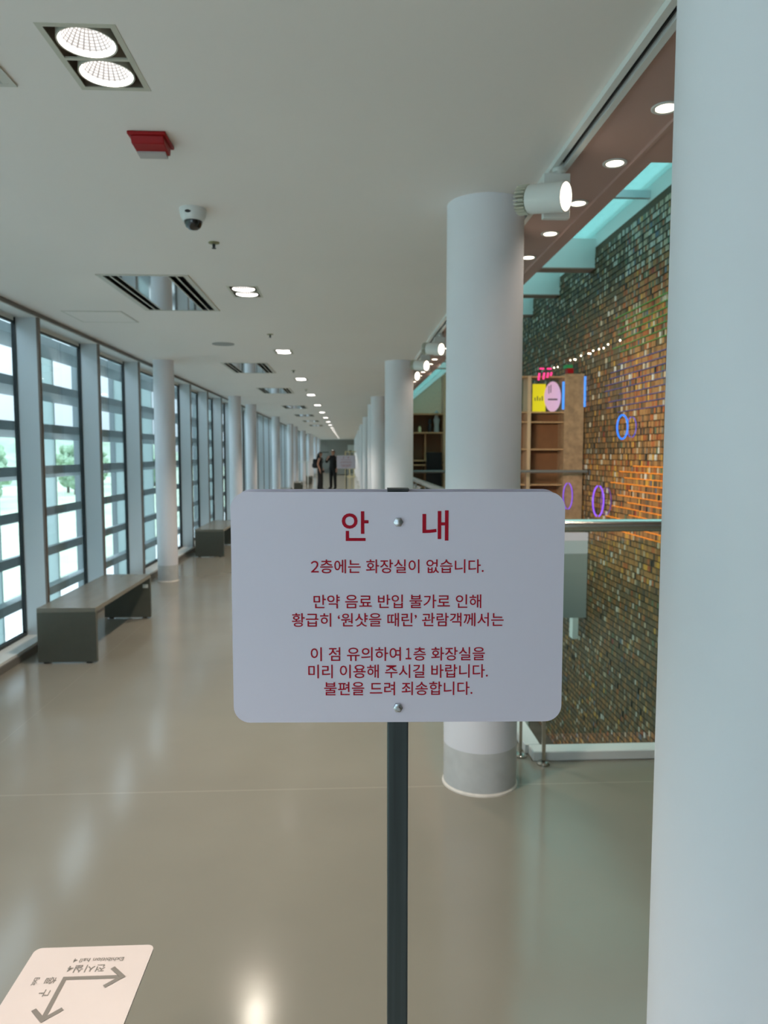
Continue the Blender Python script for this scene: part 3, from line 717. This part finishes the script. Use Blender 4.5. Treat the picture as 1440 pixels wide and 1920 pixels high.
# ------------------------------------------------------------------ neon pieces and drawn reflections
def oval(name, label, x, y, z, a_, b_, mats, r_=.011, plane='xz', gap=True):
    t = thing(name, label, 'neon light', (x, y, z))
    for s0_, s1_ in (((8, 172), (188, 352)) if gap else ((0, 356),)):
        pts = [(a_ * math.cos(R(q + 90)), 0, b_ * math.sin(R(q + 90))) for q in range(s0_, s1_ + 1, 6)]
        if plane == 'yz': pts = [(0, p[0], p[2]) for p in pts]
        MB().tube(pts, r_, 8).obj('tube', M[mats], t)
    if x < XR - .1 and y < BRIDGE: MB().tube([(a_, 0, 0), (XR - x - .03, 0, 0)], .004, 6).obj('bracket', M['dark'], t)
    elif y < BRIDGE: MB().tube([(0, 0, b_), (XR - x - .03, 0, b_)], .004, 6).obj('bracket', M['dark'], t)
    return t
oval('neon_sign', 'bright blue neon ring hanging before the block wall', 4.37, 11.66, 2.02, .085, .19, 'neonblue', .013, gap=False)
oval('neon_sign', 'dim blue ring drawn as the reflection of the bright blue neon on the block wall', XR - .12, 12.25, 2.04, .075, .17, 'reflblue', .007)  # reflection of the blue ring, modelled as a dim glowing tube
oval('neon_sign', 'purple neon ring with two halves above the near handrail', 4.37, 12.72, .765, .095, .27, 'neonpurple', .013)
oval('neon_sign', 'dim purple ring drawn as the reflection of the bright purple neon on the block wall', XR - .12, 13.4, .72, .095, .25, 'reflpurple', .007)  # mirrored image of the purple ring, built as a fainter tube
oval('neon_sign', 'thin purple neon ring on the chipboard bookcase post', 4.52, BY - .08, .72, .095, .27, 'neonpurple', .008)
t = thing('neon_sign', 'pink neon strokes above the yellow board on the bookcase', 'neon light', (3.98, BY - .12, 3.1))
for x, z0_, z1_ in ((-.12, -.02, .12), (-.02, 0, .13), (.06, .03, .13), (.13, .07, .14)):
    MB().tube([(x, 0, z0_), (x + .015, 0, z1_)], .02, 8).obj('tube', M['neonpink'], t)
for x in (-.06, .09): MB().tube([(x - .04, 0, .21), (x + .05, 0, .21)], .016, 8).obj('tube', M['neonpink'], t)
t = thing('reflection_dots', 'row of tiny warm dots drawn as lamp reflections across the block wall above the bookcase', 'lamp reflection', (XR - .12, 0, 3.56))  # glowing dots stand in for lamp reflections; the cable joining them is added
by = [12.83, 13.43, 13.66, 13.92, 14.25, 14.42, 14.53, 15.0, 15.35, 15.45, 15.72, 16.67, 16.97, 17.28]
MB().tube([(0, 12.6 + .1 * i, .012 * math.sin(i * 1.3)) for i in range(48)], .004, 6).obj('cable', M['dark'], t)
for i, y in enumerate(by): MB().lathe([(0, -.02), (.012, -.012), (.015, 0), (.010, .012), (0, .016)], (0, 0, 0), 12).obj('glint_dot', M['glint_dot'], t).location = (-.02, y, .02 * math.sin(i * 2.1))

# ------------------------------------------------------------------ far end of the corridor
t = thing('wall_plaque', 'thin dark plaque on the far end wall', 'plaque', (-1.9, Y1 - .01, 1.69)); MB().box(-.27, .27, -.02, 0, -.03, .03).obj('plate', M['dark'], t)
t = thing('wall_box', 'white box on the far end wall above the distant sign', 'box', (.25, Y1 - .01, 1.95)); MB().box(-.3, .3, -.15, 0, -.3, .35).obj('casing', M['white'], t); MB().box(-.17, .03, -.17, -.15, -.28, -.1).obj('opening', M['dark'], t)
t = thing('far_panel', 'grey panel standing on the floor at the far end', 'panel', (-.45, 55, 0)); MB().box(-.55, .45, -.05, .05, .05, .95).obj('panel', M['grey'], t); MB().box(-.5, .4, -.2, .2, 0, .05).obj('foot', M['dark'], t)
t = thing('lattice_screen', 'pale lattice screen at the far end behind the distant sign', 'screen', (.2, 50, 0))
m = MB()
for x in (-.42, -.14, .14, .36): m.box(x, x + .06, -.02, .02, 0, 1.75)
for z in (0.02, .55, 1.1, 1.68): m.box(-.42, .42, -.015, .015, z, z + .07)
m.obj('lattice', pmat('pale_lattice', (214, 200, 160), .5), t)
t = thing('white_stand', 'thin white rack by the windows before the small distant bench', 'rack', (-2.1, 34.5, 0))
for x in (-.22, .22): MB().box(x - .02, x + .02, -.02, .02, 0, 1.2).obj('leg', M['white'], t)
MB().box(-.25, .25, -.15, .15, 1.2, 1.23).obj('shelf', M['white'], t)

# ------------------------------------------------------------------ people
def skin(name, joints, edges, radii, mat, parent=None, sub=2, root=0):
    me = bpy.data.meshes.new(name); me.from_pydata([Vector(j) for j in joints], edges, [])
    o = bpy.data.objects.new(name, me); COL.objects.link(o)
    o.modifiers.new('skin', 'SKIN')
    for i, v in enumerate(me.skin_vertices[0].data):
        r_ = radii[i]; v.radius = (r_, r_) if not isinstance(r_, tuple) else r_; v.use_root = (i == root)
    sb = o.modifiers.new('sub', 'SUBSURF'); sb.levels = sub; sb.render_levels = sub
    dg = bpy.context.evaluated_depsgraph_get(); dg.update()
    nm = bpy.data.meshes.new_from_object(o.evaluated_get(dg)); nm.materials.clear(); nm.materials.append(mat)
    for p in nm.polygons: p.use_smooth = True
    bpy.data.objects.remove(o)
    o = bpy.data.objects.new(name, nm); COL.objects.link(o)
    if parent is not None: o.parent = parent
    return o
def ico(name, c, r_, mat, parent, sc=(1, 1, 1)):
    bm = bmesh.new(); bmesh.ops.create_icosphere(bm, subdivisions=3, radius=r_)
    me = bpy.data.meshes.new(name); bm.to_mesh(me); bm.free(); me.materials.append(mat)
    for p in me.polygons: p.use_smooth = True
    o = bpy.data.objects.new(name, me); COL.objects.link(o); o.parent = parent; o.location = c; o.scale = sc; return o

def figure(t, height, arms, female=False, stance=.10):
    """facing -Y; arms = {side: (elbow, wrist, finger direction)}"""
    k = height / 1.75
    J = []; E = []; Rr = []
    def j(p, r_, par=None):
        J.append(tuple(c_ * k for c_ in p)); Rr.append(r_ * k if not isinstance(r_, tuple) else (r_[0] * k, r_[1] * k))
        if par is not None: E.append((par, len(J) - 1))
        return len(J) - 1
    sw = .165 if female else .195
    pel = j((0, 0, .95), (.145, .105)); wai = j((0, 0, 1.10), (.118 if female else .135, .09), pel); che = j((0, .0, 1.30), (.135 if female else .16, .10), wai)
    nb = j((0, .005, 1.46), .062, che); nk = j((0, -.005, 1.53), .05, nb); hd = j((0, -.015, 1.62), (.075, .088), nk); cr = j((0, -.008, 1.70), (.062, .075), hd)
    j((0, -.105, 1.615), .014, hd)                                       # nose
    for s_ in (-1, 1):
        j((s_ * .083, .005, 1.62), .014, hd)                             # ear
        hp = j((s_ * .09, 0, .88), .085, pel); kn = j((s_ * stance * 1.05, -.015, .49), .055, hp); an = j((s_ * stance * 1.1, .01, .09), .038, kn)
        ft = j((s_ * stance * 1.2, -.07, .045), .035, an); j((s_ * stance * 1.3, -.16, .03), .028, ft)
        el, wr, fd = arms[s_]
        sh = j((s_ * sw, 0, 1.43), .052, che); e = j(el, .038, sh); wv = j(wr, .026, e)
        fd = Vector(fd).normalized(); W_ = Vector(wr); side = fd.cross(Vector((0, 0, 1)) if abs(fd.z) < .8 else Vector((0, 1, 0))).normalized()
        palm = j(W_ + fd * .055, (.034, .022), wv)
        for q, (off, ln) in enumerate(((-.028, .075), (-.010, .088), (.010, .083), (.027, .066))):
            a_ = j(W_ + fd * .095 + side * off, .0095, palm); j(W_ + fd * (.095 + ln) + side * off * 1.1 + Vector((0, -.012, 0)), .008, a_)
        th = j(W_ + fd * .04 - side * .042, .011, palm); j(W_ + fd * .085 - side * .06, .009, th)
    b = skin('body', J, E, Rr, M['skin'], t, 2, 0)
    for s_ in (-1, 1): ico('eye', (s_ * .032 * k, -.092 * k, 1.635 * k), .011 * k, M['hair'], t)
    ico('mouth', (0, -.092 * k, 1.575 * k), .02 * k, pmat('lips', (150, 80, 76), .5), t, (1, .4, .3))
    return k

def shell(body, name, cond, off, mat, parent):                    # cloth following the body surface
    bm = bmesh.new(); bm.from_mesh(body.data); bm.normal_update()
    bmesh.ops.delete(bm, geom=[f_ for f_ in bm.faces if not cond(f_.calc_center_median())], context='FACES')
    nn = {v: v.normal.copy() for v in bm.verts}
    for v in bm.verts: v.co += nn[v] * (off(v.co) if callable(off) else off)
    for _ in range(0 if name == 'hair' else 2): bmesh.ops.smooth_vert(bm, verts=[v for v in bm.verts if not v.is_boundary], factor=.4, use_axis_x=True, use_axis_y=True, use_axis_z=True)
    me = bpy.data.meshes.new(name); bm.to_mesh(me); bm.free(); me.materials.clear(); me.materials.append(mat)
    for p in me.polygons: p.use_smooth = True
    o = bpy.data.objects.new(name, me); COL.objects.link(o); o.parent = parent
    so = o.modifiers.new('thick', 'SOLIDIFY'); so.thickness = .006; so.offset = 1; return o
# man: dark shirt and trousers, right arm bent to the chest
t = thing('person', 'man in black short-sleeved shirt and black trousers with bent arm, far down the corridor', 'person', (-.68, 33.0, 0), R(-30))
k = figure(t, 1.77, {-1: ((-.34, -.02, 1.20), (-.16, -.20, 1.36), (.6, -.3, .5)), 1: ((.25, .04, 1.16), (.24, -.08, .93), (0, -.2, -1))})
body = [c_ for c_ in t.children if c_.name.startswith('body')][0]
shell(body, 'trousers', lambda p: .07 < p.z < 1.0 * k and abs(p.x) < .19 * k, lambda p: .02, M['cloth'], t)
shell(body, 'shirt', lambda p: .90 * k < p.z < 1.49 * k and p.y > -.15 and abs(p.x) < (.19 if p.z < 1.17 * k else .33) * k, lambda p: .028, M['cloth'], t)
shell(body, 'hair', lambda p: p.z > 1.665 * k or (p.z > 1.58 * k and p.y > .02), .026, M['hair'], t)
for s_ in (-1, 1):
    skin('shoe', [(s_ * .115 * k, .03, .055), (s_ * .125 * k, -.08, .045), (s_ * .14 * k, -.18, .038)], [(0, 1), (1, 2)], [.05, .045, .036], M['shoe'], t)

# woman: long dark hair, black sleeveless top and wide trousers, seen from her side
t = thing('person', 'woman with long black hair, sleeveless black top and wide black trousers, far down the corridor', 'person', (-1.22, 32.0, 0), R(80))
k = figure(t, 1.68, {-1: ((-.22, .06, 1.18), (-.20, -.03, .95), (0, -.2, -1)), 1: ((.24, .03, 1.16), (.23, -.10, .92), (0, -.25, -1))}, True)
body = [c_ for c_ in t.children if c_.name.startswith('body')][0]
shell(body, 'top', lambda p: .92 * k < p.z < 1.43 * k and abs(p.x) < .168 * k, .018, M['cloth'], t)
shell(body, 'trousers', lambda p: .05 < p.z < 1.02 * k and abs(p.x) < .18 * k and (p.z > .2 or p.y > -.09), lambda p: .02 + .05 * max(0, 1 - p.z / .95), M['cloth'], t)
shell(body, 'hair', lambda p: p.z > 1.665 * k or (p.z > 1.5 * k and p.y > .0), .026, M['hair'], t)
skin('long_hair', [(0, .05, 1.67 * k), (0, .075, 1.56 * k), (0, .115, 1.42 * k), (0, .13, 1.28 * k), (0, .125, 1.15 * k)], [(0, 1), (1, 2), (2, 3), (3, 4)], [(.08, .05), (.10, .055), (.12, .045), (.11, .035), (.06, .02)], M['hair'], t)
for s_ in (-1, 1):
    skin('shoe', [(s_ * .11 * k, .03, .05), (s_ * .12 * k, -.08, .04), (s_ * .13 * k, -.17, .032)], [(0, 1), (1, 2)], [.045, .04, .03], M['shoe'], t)
bp = thing('backpack', 'dark backpack worn by the woman with long hair', 'backpack', (-1.22, 32.0, 0), R(80))
m = MB(); m.prism([(p, q + 1.16) for p, q in rounded(.30, .40, .09)], 'y', .135, .29); m.obj('bag', M['navy'], bp, bevel=.03)
m = MB(); m.prism([(p, q + 1.08) for p, q in rounded(.22, .18, .05)], 'y', .29, .33); m.obj('pocket', M['navy'], bp, bevel=.015)
for s_ in (-1, 1): MB().tube([(s_ * .10, .16, 1.30), (s_ * .125, .06, 1.43), (s_ * .125, -.07, 1.40), (s_ * .13, -.125, 1.25), (s_ * .165, .0, 1.08), (s_ * .11, .15, 1.02)], .016, 8).obj('strap', M['navy'], bp)

# ------------------------------------------------------------------ outdoors
s = MB(); s.box(-300, -3.6, -60, 400, GROUND - .3, GROUND); struct(s.obj('ground', M['road']))
s = MB(); s.box(-70, -16, -60, 400, GROUND, GROUND + .04); struct(s.obj('ground_lawn', M['grass']))
m = MB(); pts = []
nx = 60
for i in range(nx + 1):
    y = -80 + 500 * i / nx; h_ = 2.5 + 3.0 * math.sin(i * .5) + 2.2 * math.sin(i * 1.31 + 1)
    pts += [(-70, y, GROUND), (-95, y, h_ * .7 + 1.5), (-120, y, h_ + 3), (-160, y, GROUND)]
m.add(pts, [(i * 4 + q, i * 4 + 4 + q, i * 4 + 5 + q, i * 4 + 1 + q) for i in range(nx) for q in range(3)], 0, True)
struct(m.obj('ground_hill', M['hill']))
def make_tree(label):
    t = thing('tree', label, 'tree', group='green trees outside the windows')
    MB().lathe([(.22, 0), (.16, 2.0), (.10, 4.2)], seg=12).obj('trunk', M['bark'], t)
    bm = bmesh.new()
    for i in range(70):
        a_ = random.uniform(0, 2 * PI); rr = random.uniform(.2, 2.5); zz = random.uniform(1.5, 6.8)
        rr *= 1 - abs(zz - 4.6) / 4
        mt = Matrix.Translation((rr * math.cos(a_), rr * math.sin(a_), zz)) @ Matrix.Scale(random.uniform(.4, .8), 4)
        r_ = bmesh.ops.create_icosphere(bm, subdivisions=2, radius=1, matrix=mt)
        for v in r_['verts']: v.co += Vector((random.gauss(0, .08), random.gauss(0, .08), random.gauss(0, .08)))
    me = bpy.data.meshes.new('crown'); bm.to_mesh(me); bm.free(); me.materials.append(M['leaf'])
    o = bpy.data.objects.new('crown', me); COL.objects.link(o); o.parent = t
    return t
tr = make_tree('leafy green tree standing outside beyond the window louvres'); tr.location = (-40, 8, GROUND)
for i in range(26):
    q = dup(tr, (random.uniform(-58, -40), 13 + 6.6 * i + random.uniform(-.4, .4), GROUND), tr['label'], random.uniform(0, 6)); q.scale = (1.15, 1.15, random.uniform(.8, 1.2))
t = thing('road_barrier', 'small red barrier on the paving outside the second window bay', 'barrier', (-28, 68, GROUND))
MB().box(-.5, .5, -.2, .2, .25, .9).obj('panel', M['redbox'], t)
for x in (-.4, .4): MB().box(x - .06, x + .06, -.25, .25, 0, .25).obj('foot', M['redbox'], t)
